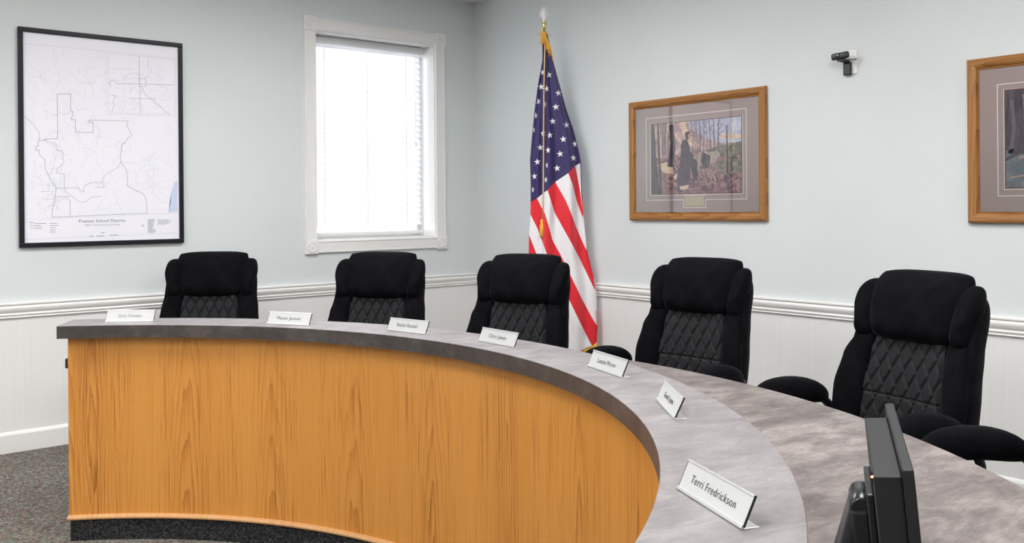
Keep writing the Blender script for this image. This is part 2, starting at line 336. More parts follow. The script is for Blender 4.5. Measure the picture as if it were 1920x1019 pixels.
# ------------------------------------------------------------------ framed district map (back wall)
MAPD = {'outline':[[(0.171,0.17),(0.176,0.229),(0.189,0.289),(0.195,0.341),(0.176,0.371),(0.156,0.409),(0.138,0.449),(0.136,0.504),(0.108,0.53),(0.106,0.557),(0.09,0.556),(0.09,0.579),(0.102,0.58),(0.102,0.611),(0.133,0.612),(0.133,0.62),(0.206,0.626),(0.204,0.886),(0.276,0.891),(0.277,0.79),(0.287,0.791),(0.287,0.765),(0.279,0.742),(0.302,0.742),(0.303,0.666),(0.399,0.67),(0.4,0.732),(0.376,0.731),(0.376,0.743),(0.601,0.749),(0.591,0.723),(0.602,0.702),(0.622,0.663),(0.597,0.645),(0.576,0.615),(0.563,0.607),(0.558,0.557),(0.552,0.529),(0.555,0.5),(0.589,0.451),(0.595,0.401),(0.592,0.355),(0.643,0.327),(0.678,0.312),(0.698,0.286),(0.706,0.243),(0.708,0.189),(0.171,0.17)]],'inner':[[(0.133,0.62),(0.158,0.606),(0.195,0.594),(0.198,0.56),(0.229,0.554),(0.237,0.534),(0.229,0.513),(0.239,0.486),(0.223,0.472),(0.201,0.451),(0.198,0.426),(0.238,0.421),(0.238,0.339)],[(0.555,0.5),(0.541,0.471),(0.5,0.442),(0.466,0.42),(0.449,0.392),(0.443,0.368),(0.426,0.378),(0.417,0.368),(0.4,0.376),(0.38,0.37),(0.354,0.359),(0.343,0.335),(0.347,0.317),(0.325,0.325),(0.315,0.342),(0.195,0.338)],[(0.238,0.339),(0.244,0.321),(0.32,0.259),(0.355,0.259),(0.386,0.286),(0.445,0.292)],[(0.189,0.289),(0.269,0.289)],[(0.24,0.286),(0.269,0.266),(0.268,0.176)],[(0.411,0.345),(0.457,0.346),(0.457,0.385)],[(0.668,1.156),(0.672,0.799)],[(0.541,0.972),(0.667,0.979),(0.877,0.991)],[(0.502,0.952),(0.491,0.973),(0.511,0.993),(0.541,0.972)],[(0.683,0.966),(0.697,0.924),(0.851,0.802)],[(0.667,1.015),(0.708,1.014),(0.707,0.968),(0.667,0.965),(0.667,1.015)],[(0.606,0.886),(0.761,0.896)],[(0.504,0.903),(0.531,0.898),(0.514,0.868),(0.52,0.833),(0.503,0.797)],[(0.03,0.749),(0.078,0.704),(0.109,0.652),(0.108,0.611)]],'faint':[[(0.49,1.152),(0.886,1.15),(0.883,0.807),(0.487,0.793),(0.49,1.152)],[(0.476,1.162),(0.473,0.784),(0.898,0.797)],[(0.038,1.161),(0.476,1.162),(0.901,1.158)],[(0.033,0.159),(0.896,0.186)],[(0.032,0.045),(0.895,0.062)],[(0.505,1.055),(0.628,1.068)],[(0.545,0.991),(0.649,1.018)],[(0.724,1.144),(0.723,1.024)],[(0.784,1.098),(0.813,1.064)],[(0.761,0.928),(0.76,0.826)],[(0.579,0.958),(0.578,0.801)],[(0.208,0.594),(0.182,0.464),(0.15,0.382)],[(0.409,0.763),(0.435,0.694),(0.421,0.581),(0.342,0.495)],[(0.346,1.01),(0.385,0.971),(0.41,0.875)]],'lake':[[(0.877,0.383),(0.895,0.39),(0.893,0.198),(0.837,0.191),(0.852,0.257),(0.856,0.316)]]}
MX, MZ, MW, MH = -3.195, 1.154, .930, 1.254
mp = thing('framed_map', 'black framed paper map of a school district on the wall left of the window', 'map', (MX, 0, MZ))
bm = bmesh.new(); fw_ = .026
for a in ((0, MW, 0, fw_), (0, MW, MH - fw_, MH), (0, fw_, fw_, MH - fw_), (MW - fw_, MW, fw_, MH - fw_)):
    box(bm, a[0], a[1], -.026, -.001, a[2], a[3], .003)
obj('frame', bm, M['black_frame'], mp)
obj('map_sheet', bxm(fw_ - .003, MW - fw_ + .003, -.012, -.002, fw_ - .003, MH - fw_ + .003), M['paper'], mp)
def strip(bm, pl, wd, y, mi=0):
    for (xa, za), (xb, zb) in zip(pl, pl[1:]):
        d = hypot(xb - xa, zb - za)
        if d < 1e-5: continue
        nx, nz = -(zb - za) / d * wd / 2, (xb - xa) / d * wd / 2; ex, ez = (xb - xa) / d * wd / 2, (zb - za) / d * wd / 2
        vs = [bm.verts.new(p) for p in ((xa + nx - ex, y, za + nz - ez), (xa - nx - ex, y, za - nz - ez), (xb - nx + ex, y, zb - nz + ez), (xb + nx + ex, y, zb + nz + ez))]
        f = bm.faces.new(vs); f.material_index = mi
bm = bmesh.new()
rn = random.Random(3)
def walk(x, z, n, st, box_):
    a = rn.random() * 6.28; pl = [(x, z)]
    for _ in range(n):
        a += rn.gauss(0, .55); x += cos(a) * st; z += sin(a) * st
        if not (box_[0] < x < box_[1] and box_[2] < z < box_[3]): break
        pl.append((x, z))
    return pl
FULL = (.05, .88, .175, 1.16)
for q in range(75): strip(bm, walk(rn.uniform(.06, .87), rn.uniform(.2, 1.1), rn.randint(8, 45), .008, FULL), .0008, -.0122)
for q in range(70):
    x, z = rn.uniform(.05, .85), rn.uniform(.2, 1.13); L = rn.uniform(.01, .06)
    strip(bm, [(x, z), (x + L, z)] if rn.random() < .5 else [(x, z), (x, min(z + L, 1.15))], .0009, -.0122)
for q in range(34):
    x, z = rn.uniform(.05, .20), rn.uniform(.19, .55); L = rn.uniform(.01, .05)
    strip(bm, [(x, z), (x + L, z), (x + L, z + L)], .001, -.0122)
for q in range(26):
    x, z = rn.uniform(.50, .82), rn.uniform(.84, 1.06); L = rn.uniform(.01, .05)
    strip(bm, [(x, z), (x + L, z)] if rn.random() < .5 else [(x, z), (x, z + L)], .001, -.0122)
for pl in MAPD['faint']: strip(bm, pl, .0011, -.0123)
obj('map_network', bm, M['faint'], mp)
bm = bmesh.new()
for pl in MAPD['outline']: strip(bm, pl, .0022, -.0126)
for pl in MAPD['inner']: strip(bm, pl, .0017, -.0126)
obj('district_outline', bm, M['line'], mp)
bm = bmesh.new(); f = bm.faces.new([bm.verts.new((x, -.0124, z)) for x, z in MAPD['lake'][0]]); bmesh.ops.triangulate(bm, faces=[f]); obj('lake_patch', bm, M['lake'], mp)
def wall_text(s, size, x, z, par, m_, y=-.0128, xs=1., bold=0., name='lettering'):
    bm = text_bm(s, size, Matrix.Translation((x, y, z)) @ Matrix.Rotation(pi / 2, 4, 'X'), xs, bold); return obj(name, bm, m_, par)
wall_text('Preston School District', .0245, .447, .145, mp, M['line'], xs=1.02, bold=.0004, name='title_text')
wall_text('2020 Trustee Zone District Map', .0135, .447, .121, mp, M['line'], name='subtitle_text')
wall_text('Legend', .009, .062, .145, mp, M['line'], name='legend_text')
bm = bmesh.new()
for i, z in enumerate((.132, .119, .106)):
    strip(bm, [(.058, z), (.070, z), (.070, z + .007), (.058, z + .007), (.058, z)], .0008, -.0126); strip(bm, [(.078, z + .003), (.078 + (.062, .035, .04)[i], z + .003)], .0028, -.0126)
for i in range(5): strip(bm, [(.16, .135 - .0125 * i), (.16 + (.035, .045, .03, .028, .034)[i], .135 - .0125 * i)], .0026, -.0126)
for i in range(13): strip(bm, [(.712, .148 - .0065 * i), (.712 + rn.uniform(.025, .05), .148 - .0065 * i)], .0026, -.0126)
for i in range(6): strip(bm, [(.772, .146 - .0055 * i), (.772 + rn.uniform(.05, .09), .146 - .0055 * i)], .0018, -.0126)
strip(bm, [(.375, .055), (.395, .055)], .003, -.0126); strip(bm, [(.415, .055), (.455, .056)], .0034, -.0126); strip(bm, [(.49, .058), (.535, .059)], .0030, -.0126); strip(bm, [(.44, .075), (.456, .075)], .0035, -.0126)
obj('legend_marks', bm, M['line'], mp)
bm = bmesh.new()
for k in range(8):
    a = k * pi / 4; R_ = .013 if k % 2 == 0 else .007
    bm.faces.new([bm.verts.new((.682 + r * cos(a + d), -.0126, .112 + r * sin(a + d))) for r, d in ((0.0, 0), (.003, .4), (R_, 0), (.003, -.4))][1:] + [])
obj('compass_mark', bm, M['line'], mp)

# ------------------------------------------------------------------ framed pictures on the right wall
def picture(name, label, ytop, kind):
    """local x runs to the viewer's right along the wall (-y in the room), local y into the wall"""
    W_, H_ = 1.045, .760
    p = thing(name, label, 'picture', (XR, ytop, 1.270), -pi / 2)
    bm = bmesh.new()
    prof = [(0, 0), (0, .020), (.004, .026), (.012, .029), (.030, .027), (.041, .022), (.044, .014), (.049, .016), (.052, .012), (.052, 0)]
    cs = [(0, 0), (W_, 0), (W_, H_), (0, H_)]; sg = [(1, 1), (-1, 1), (-1, -1), (1, -1)]
    names = []
    for k in range(4):
        bm = bmesh.new(); a, b_ = cs[k], cs[(k + 1) % 4]; sa, sb = sg[k], sg[(k + 1) % 4]
        va = [bm.verts.new((a[0] + sa[0] * i_, -d - .001, a[1] + sa[1] * i_)) for i_, d in prof]
        vb = [bm.verts.new((b_[0] + sb[0] * i_, -d - .001, b_[1] + sb[1] * i_)) for i_, d in prof]
        for i in range(len(prof)): bm.faces.new((va[i], va[(i + 1) % len(prof)], vb[(i + 1) % len(prof)], vb[i]))
        bmesh.ops.recalc_face_normals(bm, faces=bm.faces)
        if k % 2 == 0:      # grain runs along the rail: turn the mesh so object z is its length
            o = obj('frame_rail', bm, M['oak_frame'], p); me = o.data
            me.transform(Matrix.Rotation(pi / 2, 4, 'Y')); o.rotation_euler = (0, -pi / 2, 0)
        else: obj('frame_rail', bm, M['oak_frame'], p)
    obj('mat_board', bxm(.048, W_ - .048, -.011, -.001, .048, H_ - .048), M['matboard'], p)
    def ring(bm, x0, x1, z0, z1, wd, y):
        for a in ((x0, x1, z0, z0 + wd), (x0, x1, z1 - wd, z1), (x0, x0 + wd, z0 + wd, z1 - wd), (x1 - wd, x1, z0 + wd, z1 - wd)): box(bm, a[0], a[1], y, -.011, a[2], a[3])
    if kind == 1:
        bm = bmesh.new(); X1_, X2_, Z1_, Z2_ = .137, .910, .125, .648
        for a in ((X1_, .443, Z1_, Z1_ + .004), (.610, X2_, Z1_, Z1_ + .004), (X1_, X2_, Z2_ - .004, Z2_), (X1_, X1_ + .004, Z1_ + .004, Z2_ - .004), (X2_ - .004, X2_, Z1_ + .004, Z2_ - .004),
                  (.439, .443, .080, .125), (.610, .614, .080, .125), (.439, .614, .078, .082), (.439, .614, .152, .155)): box(bm, a[0], a[1], -.0116, -.0109, a[2], a[3])
        ring(bm, .172, .884, .156, .610, .0035, -.0116)
        obj('mat_bevel', bm, M['bevel'], p)
        bx = (.185, .874, .166, .604)
    else:
        bm = bmesh.new(); ring(bm, .130, .915, .122, .634, .004, -.0116); ring(bm, .158, .889, .152, .606, .0035, -.0116); obj('mat_bevel', bm, M['bevel'], p)
        bx = (.167, .880, .162, .600)
    bm = bmesh.new(); ring(bm, bx[0] - .005, bx[1] + .005, bx[2] - .005, bx[3] + .005, .005, -.0118); obj('inner_mat_edge', bm, M['pole'], p)
    return p, bx
def paint_mat(name, stops, scale, seed, stretch=(1, 1, 1)):
    m = mat(name, rough=.55); t = NT(m); tc = t.n('TexCoord').outputs['Object']
    n = t.noise(t.mapping(tc, stretch, (seed, seed * .7, 0)), scale, 8., .68, 1.2)
    t.link(t.ramp(n, stops), t.b.inputs['Base Color']); return m
PM = [paint_mat('paint_ground', [(.32, (.03, .025, .04)), (.42, (.10, .06, .08)), (.50, (.26, .13, .14)), (.57, (.45, .26, .24)), (.64, (.20, .16, .18)), (.75, (.55, .45, .42))], 22, 1),
      paint_mat('paint_woods', [(.33, (.13, .10, .15)), (.45, (.36, .24, .27)), (.54, (.60, .42, .37)), (.66, (.72, .60, .55))], 17, 2, (2.5, 1, .8)),
      paint_mat('paint_sky', [(.35, (.42, .44, .58)), (.55, (.56, .58, .72)), (.68, (.75, .72, .74))], 9, 3),
      paint_mat('paint_trunk', [(.35, (.022, .020, .032)), (.55, (.08, .065, .085)), (.7, (.20, .15, .16))], 24, 4, (2, 1, .3)),
      paint_mat('paint_coat', [(.35, (.018, .016, .030)), (.7, (.085, .070, .095))], 20, 5),
      paint_mat('paint_light', [(.35, (.66, .44, .30)), (.65, (.80, .66, .50))], 14, 6),
      paint_mat('paint_log', [(.3, (.20, .16, .15)), (.6, (.50, .42, .34)), (.75, (.60, .50, .40))], 30, 7),
      paint_mat('paint_brush', [(.3, (.05, .07, .06)), (.5, (.20, .19, .15)), (.62, (.34, .30, .22)), (.75, (.50, .32, .30))], 26, 8),
      paint_mat('paint_skin', [(.3, (.40, .24, .19)), (.7, (.52, .33, .26))], 20, 9),
      paint_mat('paint_snow', [(.35, (.10, .13, .16)), (.55, (.17, .20, .23)), (.7, (.25, .28, .31))], 12, 10),
      paint_mat('paint_branch', [(.3, (.10, .08, .11)), (.7, (.22, .17, .19))], 20, 11)]
def poly(bm, bx, pts, mi, lay):
    x0, x1, z0, z1 = bx
    vs = [bm.verts.new((x0 + (x1 - x0) * a, -.0112 - .00006 * lay, z1 - (z1 - z0) * b_)) for a, b_ in pts]
    f = bm.faces.new(vs); f.material_index = mi; bmesh.ops.triangulate(bm, faces=[f])
def stroke(bm, bx, pts, w0, w1, mi, lay):
    n = len(pts)
    for i in range(n - 1):
        (xa, za), (xb, zb) = pts[i], pts[i + 1]; wa = w0 + (w1 - w0) * i / (n - 1); wb = w0 + (w1 - w0) * (i + 1) / (n - 1)
        d = hypot(xb - xa, zb - za) + 1e-9; nx, nz = -(zb - za) / d / 2, (xb - xa) / d / 2
        poly(bm, bx, [(xa + nx * wa, za + nz * wa), (xa - nx * wa, za - nz * wa), (xb - nx * wb, zb - nz * wb), (xb + nx * wb, zb + nz * wb)], mi, lay)
p1, bx = picture('framed_picture', 'oak framed print of a dark coated figure in autumn woods, right of the flag', -1.675, 1)
bm = bmesh.new(); rp = random.Random(5)
poly(bm, bx, [(0, 0), (1, 0), (1, 1), (0, 1)], 1, 0)
poly(bm, bx, [(.42, 0), (1, 0), (1, .34), (.78, .33), (.62, .25), (.47, .12)], 2, 1)
poly(bm, bx, [(.74, .20), (1, .24), (1, .29), (.80, .28)], 5, 2)
poly(bm, bx, [(0, .47), (.2, .50), (.36, .43), (.5, .46), (.66, .42), (.8, .40), (1, .36), (1, 1), (0, 1)], 0, 3)
poly(bm, bx, [(.66, .40), (.8, .36), (1, .33), (1, .50), (.86, .53), (.7, .47)], 7, 4)
poly(bm, bx, [(.70, .62), (.85, .55), (1, .56), (1, .74), (.84, .76), (.74, .70)], 7, 4)
poly(bm, bx, [(.33, .0), (.40, .0), (.44, .16), (.55, .34), (.52, .40), (.40, .30)], 5, 5)
poly(bm, bx, [(.06, .58), (.2, .55), (.29, .62), (.26, .72), (.14, .70)], 5, 5)
for x in (.13, .16, .20, .48, .51, .535, .60, .635, .68, .72, .56, .76):
    wd = rp.uniform(.006, .016); stroke(bm, bx, [(x, .44), (x + rp.uniform(-.01, .01), .2), (x + rp.uniform(-.02, .02), 0)], wd, wd * .6, 10 if x > .4 else 3, 6)
for q in range(60):
    x, z = (rp.uniform(.45, .95), rp.uniform(.02, .30)); a = rp.uniform(-2.6, -.5); pl = [(x, z)]
    for _ in range(4):
        a += rp.gauss(0, .4); x += cos(a) * .03; z += sin(a) * .03; pl.append((min(max(x, 0), 1), min(max(z, 0), 1)))
    stroke(bm, bx, pl, .005, .0015, 10, 7)
stroke(bm, bx, [(.86, .98), (.855, .5), (.85, .1)], .022, .010, 3, 7)
stroke(bm, bx, [(.22, .62), (.26, .3), (.235, .02)], .075, .05, 3, 8); stroke(bm, bx, [(.20, .0), (.30, .20), (.42, .42)], .03, .012, 5, 7)
poly(bm, bx, [(0, 0), (.035, 0), (.05, .35), (.045, .6), (.09, 1), (0, 1)], 3, 9)
stroke(bm, bx, [(.105, 1), (.10, .7), (.085, .3), (.08, .0)], .032, .02, 3, 9)
poly(bm, bx, [(.30, .66), (.37, .64), (.37, .98), (.30, .98)], 3, 9)          # stump
poly(bm, bx, [(.26, .76), (.31, .71), (.36, .76), (.33, .81), (.27, .80)], 5, 10)
poly(bm, bx, [(.49, .50), (.58, .42), (.67, .45), (.75, .43), (.78, .50), (.68, .62), (.56, .70), (.49, .62)], 6, 10)
poly(bm, bx, [(.585, .43), (.68, .50), (.66, .66), (.56, .68), (.60, .55)], 3, 11)
stroke(bm, bx, [(.565, .55), (.60, .72), (.63, .88)], .010, .006, 6, 12); stroke(bm, bx, [(.76, .66), (.705, .74), (.73, .85)], .012, .02, 6, 12)
stroke(bm, bx, [(.80, .70), (1, .93)], .006, .004, 6, 12)
poly(bm, bx, [(.365, .26), (.40, .24), (.425, .27), (.44, .33), (.455, .42), (.50, .50), (.53, .56), (.505, .60), (.535, .72), (.53, .82), (.49, .83), (.47, .72), (.455, .62), (.45, .84), (.38, .90), (.31, .86), (.285, .83), (.33, .62), (.345, .45), (.345, .33)], 4, 13)  # coat and legs
poly(bm, bx, [(.488, .485), (.52, .50), (.515, .53), (.49, .525)], 8, 14)
poly(bm, bx, [(.40, .17), (.43, .155), (.462, .17), (.465, .21), (.455, .245), (.425, .265), (.402, .23)], 8, 14)
poly(bm, bx, [(.395, .155), (.43, .135), (.462, .15), (.458, .17), (.43, .18), (.425, .22), (.432, .25), (.418, .262), (.398, .22)], 4, 15)
poly(bm, bx, [(.25, .60), (.275, .58), (.285, .70), (.262, .72)], 4, 14)
poly(bm, bx, [(.33, .90), (.44, .88), (.42, .94), (.34, .95)], 5, 14)
obj('print', bm, PM, p1)
obj('title_plate', bxm(.452, .602, -.0135, -.011, .090, .146, .001), M['brass'], p1)
bm = bmesh.new()
for i in range(4): strip(bm, [(.475 + .005 * i, .134 - .010 * i), (.58 - .006 * i, .134 - .010 * i)], .0016, -.0137)
obj('plate_engraving', bm, M['faint'], p1)
obj('glass_pane', bxm(.050, .995, -.0165, -.0150, .050, .710), M['glass'], p1)
p2, bx = picture('framed_picture', 'oak framed print cut off by the right edge, farther right than the wall camera', -3.833, 2)
bm = bmesh.new()
poly(bm, bx, [(0, 0), (1, 0), (1, 1), (0, 1)], 3, 0)
poly(bm, bx, [(.10, .05), (.5, .05), (.5, .45), (.12, .48)], 0, 1)
poly(bm, bx, [(0, .73), (.08, .66), (.2, .68), (.5, .64), (1, .70), (1, 1), (0, 1)], 9, 2)
poly(bm, bx, [(0, .62), (.05, .60), (.04, .66), (.0, .69)], 9, 3)
stroke(bm, bx, [(.08, .70), (.14, .665), (.3, .66)], .02, .03, 8, 3); stroke(bm, bx, [(.02, .90), (.1, .88), (.3, .89)], .012, .02, 8, 3)
stroke(bm, bx, [(.03, .65), (.05, .4), (.04, .1)], .03, .02, 10, 3)
obj('print', bm, PM, p2)
obj('glass_pane', bxm(.050, .995, -.0165, -.0150, .050, .710), M['glass'], p2)

# ------------------------------------------------------------------ wall plate and webcam
wp = obj('wall_plate', bxm(-.006, 0, -.036, .036, -.062, .062, .002), M['plate_white'], loc=(XR, -3.233, 2.098))
tag(wp, 'small white rectangular wall plate behind the black camera', 'wall plate')
bm = bmesh.new(); box(bm, -.0075, -.005, -.017, .017, -.034, .034, .001); obj('plate_insert', bm, M['plate_white'], wp)
wc = thing('webcam', 'small black camera clipped to the white wall plate high on the wall', 'camera', (XR - .006, -3.222, 2.064))
bm = bmesh.new(); box(bm, -.020, 0, -.021, .021, -.034, .034, .005); obj('mount_clip', bm, M['plastic'], wc)
bm = bmesh.new(); box(bm, -.055, -.006, -.014, .014, .032, .042, .003, mtx=None); box(bm, -.062, -.030, -.020, .030, .036, .046, .003); obj('hinge_arm', bm, M['plastic'], wc)
Rm = Matrix.Translation((-.058, .012, .064)) @ Matrix.Rotation(radians(4), 4, 'Z') @ Matrix.Rotation(radians(-4), 4, 'X')
bm = bmesh.new(); box(bm, -.012, .012, -.047, .047, -.0175, .0175, .0100, mtx=Rm, seg=4); obj('camera_body', bm, M['plastic'], wc, smooth=True)
bm = bmesh.new(); lathe(bm, [(.0115, 0), (.0115, .003), (.008, .0035), (.0005, .0045)], 20, Rm @ Matrix.Translation((-.0115, .006, 0)) @ Matrix.Rotation(-pi / 2, 4, 'Y')); obj('lens', bm, M['lens'], wc)
bm = bmesh.new(); tube(bm, [(-.05, .012, .050), (-.035, -.008, .046), (-.02, -.030, .042), (-.008, -.046, .046), (0, -.047, .047)], .0022, 8); obj('cable', bm, M['plastic'], wc)

# ------------------------------------------------------------------ curved dais
C0 = Vector((-4.3228, -3.3426, 0)); R1, R2, R3 = 1.841, 2.070, 2.643
A0, A1 = radians(-9.2), radians(122)
def pol(r, a, z=0.): th = HEAD - a; return Vector((C0.x + r * cos(th), C0.y + r * sin(th), z))
def arc_solid(prof, a0, a1, n, mats, mis=None, uvscale=True, name='arc', parent=None, smooth=True):
    """prof: closed list of (r, z); extruded round the dais centre; UV = (arc length, height)"""
    bm = bmesh.new(); uvl = bm.loops.layers.uv.new('UVMap'); N = len(prof); rings = []
    for i in range(n + 1):
        a = a0 + (a1 - a0) * i / n; rings.append([bm.verts.new(pol(r, a, z) - C0) for r, z in prof])
    cum = [0.]
    for k in range(N): cum.append(cum[-1] + hypot(prof[(k + 1) % N][0] - prof[k][0], prof[(k + 1) % N][1] - prof[k][1]))
    for i in range(n):
        for k in range(N):
            k2 = (k + 1) % N; f = bm.faces.new((rings[i][k], rings[i + 1][k], rings[i + 1][k2], rings[i][k2]))
            f.material_index = mis[k] if mis else 0
            ua, ub = R1 * (a0 + (a1 - a0) * i / n), R1 * (a0 + (a1 - a0) * (i + 1) / n)
            for l, uv in zip(f.loops, ((ua, prof[k][1]), (ub, prof[k][1]), (ub, prof[k2][1]), (ua, prof[k2][1]))): l[uvl].uv = uv
            f.smooth = smooth
    for rg in (rings[0], rings[-1]):
        f = bm.faces.new(rg)
        for l, (r, z) in zip(f.loops, prof): l[uvl].uv = (r, z)
    bmesh.ops.recalc_face_normals(bm, faces=bm.faces)
    for e in bm.edges:
        if len(e.link_faces) == 2 and e.calc_face_angle(0) > radians(30): e.smooth = False
    return obj(name, bm, mats, parent)
dais = thing('curved_dais', 'curved oak council desk with a raised grey stone-look ledge', 'desk', (C0.x, C0.y, 0))
ZL, ZW = .893, .754; RP = R1 + .050
arc_solid([(R1, ZL - .052), (R1, ZL - .0015), (R1 + .0015, ZL), (R2 - .0015, ZL), (R2, ZL - .0015), (R2, ZL - .052)], A0, A1, 160, [M['lam_edge'], M['lam_top']], [0, 1, 1, 1, 0, 0], name='ledge_top', parent=dais)
arc_solid([(R2 - .035, ZW - .035), (R2 - .035, ZW), (R3, ZW), (R3, ZW - .035)], A0, A1, 160, [M['lam_work'], M['lam_edge']], [0, 0, 1, 0], name='worksurface', parent=dais)
aP0 = A0 + radians(.85)
arc_solid([(RP, .098), (RP, ZL - .052), (RP + .022, ZL - .052), (RP + .022, .098)], aP0 + radians(.55), A1 - radians(1), 140, M['oak'], name='front_panel', parent=dais)
arc_solid([(R2 - .060, ZW), (R2 - .060, ZL - .052), (R2 - .040, ZL - .052), (R2 - .040, ZW)], A0 + radians(2), A1 - radians(1), 100, M['oak'], name='upstand', parent=dais)
arc_solid([(RP - .012, .088), (RP - .016, .092), (RP - .017, .098), (RP - .014, .104), (RP - .002, .107), (RP + .02, .107), (RP + .02, .088)], aP0 - radians(.12), A1 - radians(.5), 140, M['oak_trim'], name='bullnose_trim', parent=dais)
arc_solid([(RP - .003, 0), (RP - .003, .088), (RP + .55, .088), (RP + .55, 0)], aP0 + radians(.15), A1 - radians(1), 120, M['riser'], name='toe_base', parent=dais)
def end_panel(a, th, nm):
    bm = bmesh.new(); uvl = bm.loops.layers.uv.new('UVMap')
    r0, r1 = RP - .001, RP + .55
    a2 = a + th / R1
    lo = [pol(r, aa, 0) - C0 for r, aa in ((r0, a), (r0, a2), (r1, a2 - (th / R1) * (1 - R1 / r1)), (r1, a))]
    def prism(pts, z0, z1):
        b0 = [bm.verts.new((p.x, p.y, z0)) for p in pts]; b1 = [bm.verts.new((p.x, p.y, z1)) for p in pts]
        fs = [bm.faces.new(b0[::-1]), bm.faces.new(b1)] + [bm.faces.new((b0[i], b0[(i + 1) % 4], b1[(i + 1) % 4], b1[i])) for i in range(4)]
    prism(lo, .098, ZW - .036)
    lo2 = [pol(r, aa, 0) - C0 for r, aa in ((r0, a), (r0, a2), (R2 - .04, a2), (R2 - .04, a))]
    prism(lo2, ZW - .036, ZL - .052)
    bmesh.ops.recalc_face_normals(bm, faces=bm.faces)
    for f in bm.faces:
        for l in f.loops: l[uvl].uv = (l.vert.co.x + l.vert.co.y, l.vert.co.z)
    return obj(nm, bm, M['oak'], dais)
end_panel(aP0, .020, 'end_panel'); end_panel(A1 - radians(1.5), .020, 'end_panel')
p = pol(RP + .10, aP0 - .006, .724) - C0
bm = bmesh.new(); box(bm, -.016, .016, -.05, .05, -.020, .020, .003); obj('side_pull', bm, M['plastic'], dais, loc=p, rot=(0, 0, HEAD - aP0 + pi / 2))

# ------------------------------------------------------------------ name plates on the ledge
def name_plate(words, label, r, ang, face, size=.0195, xs=.98):
    """stands on the ledge; local -y is the reading side; face: clockwise bearing from the view heading"""
    q = pol(r, radians(ang), ZL); th = HEAD - radians(face)
    o = thing('name_plate', label, 'name plate', (q.x, q.y, ZL), th + pi / 2, 'name plates along the raised ledge')
    hw = .1015; ln = radians(25); L_ = .053
    Rt = Matrix.Rotation(-ln, 4, 'X')
    bm = bmesh.new(); box(bm, -hw + .001, hw - .001, -.0006, .0014, .003, L_ - .002, mtx=Rt); obj('insert', bm, M['plate'], o)
    bm = bmesh.new()
    box(bm, -hw, hw, .0014, .0030, 0, L_, mtx=Rt)                                   # back
    box(bm, -hw, hw, -.0022, .0030, L_ - .0035, L_, .0006, mtx=Rt)                  # top lip
    box(bm, -hw, hw, -.0032, .0030, 0.0004, .0062, .0008, mtx=Rt)                   # bottom lip
    box(bm, -hw, hw, -.0005, .0285, 0, .0016, .0005)                                # foot
    obj('holder', bm, M['silver'], o)
    bm = bmesh.new(); box(bm, hw - .0002, hw + .0006, -.0006, .0030, .004, L_ - .0005, mtx=Rt); obj('edge_strip', bm, M['plate_back'], o)
    bm = bmesh.new(); box(bm, -hw - .0006, -hw + .0002, -.0006, .0030, .004, L_ - .0005, mtx=Rt); obj('edge_strip', bm, M['plate_back'], o)
    bm = text_bm(words, size, Rt @ Matrix.Translation((-.002, -.0012, L_ * .50)) @ Matrix.Rotation(pi / 2, 4, 'X'), xs, -.00012); obj('lettering', bm, M['ink'], o)
    return o
name_plate('Gary Thomas', 'name plate standing nearest the far left end of the ledge', 1.940, -1.46, 180.8, .0175, .92)
name_plate('Mason Jensen', 'name plate between the two leftmost chairs, second from the left end', 1.916, 19.75, 201.7)
name_plate('Rachel Randall', 'name plate in front of the chair below the window, third from left', 1.928, 36.8, 218.2, xs=.86)
name_plate('Chris Jones', 'name plate in front of the chair beside the flag, fourth from left', 1.934, 50.8, 231.8)
name_plate('Launa Moser', 'name plate just right of the flag, before a lone armrest', 1.939, 69.4, 247.4)
name_plate('Genel Lyons', 'steeply angled name plate, second nearest, in front of the fourth chair', 1.918, 84.0, 267.7, .0190, .92)
name_plate('Terri Fredrickson', 'largest and nearest name plate on the foreground ledge beside the monitor', 1.924, 105.0, 253.3, .0190, .92)

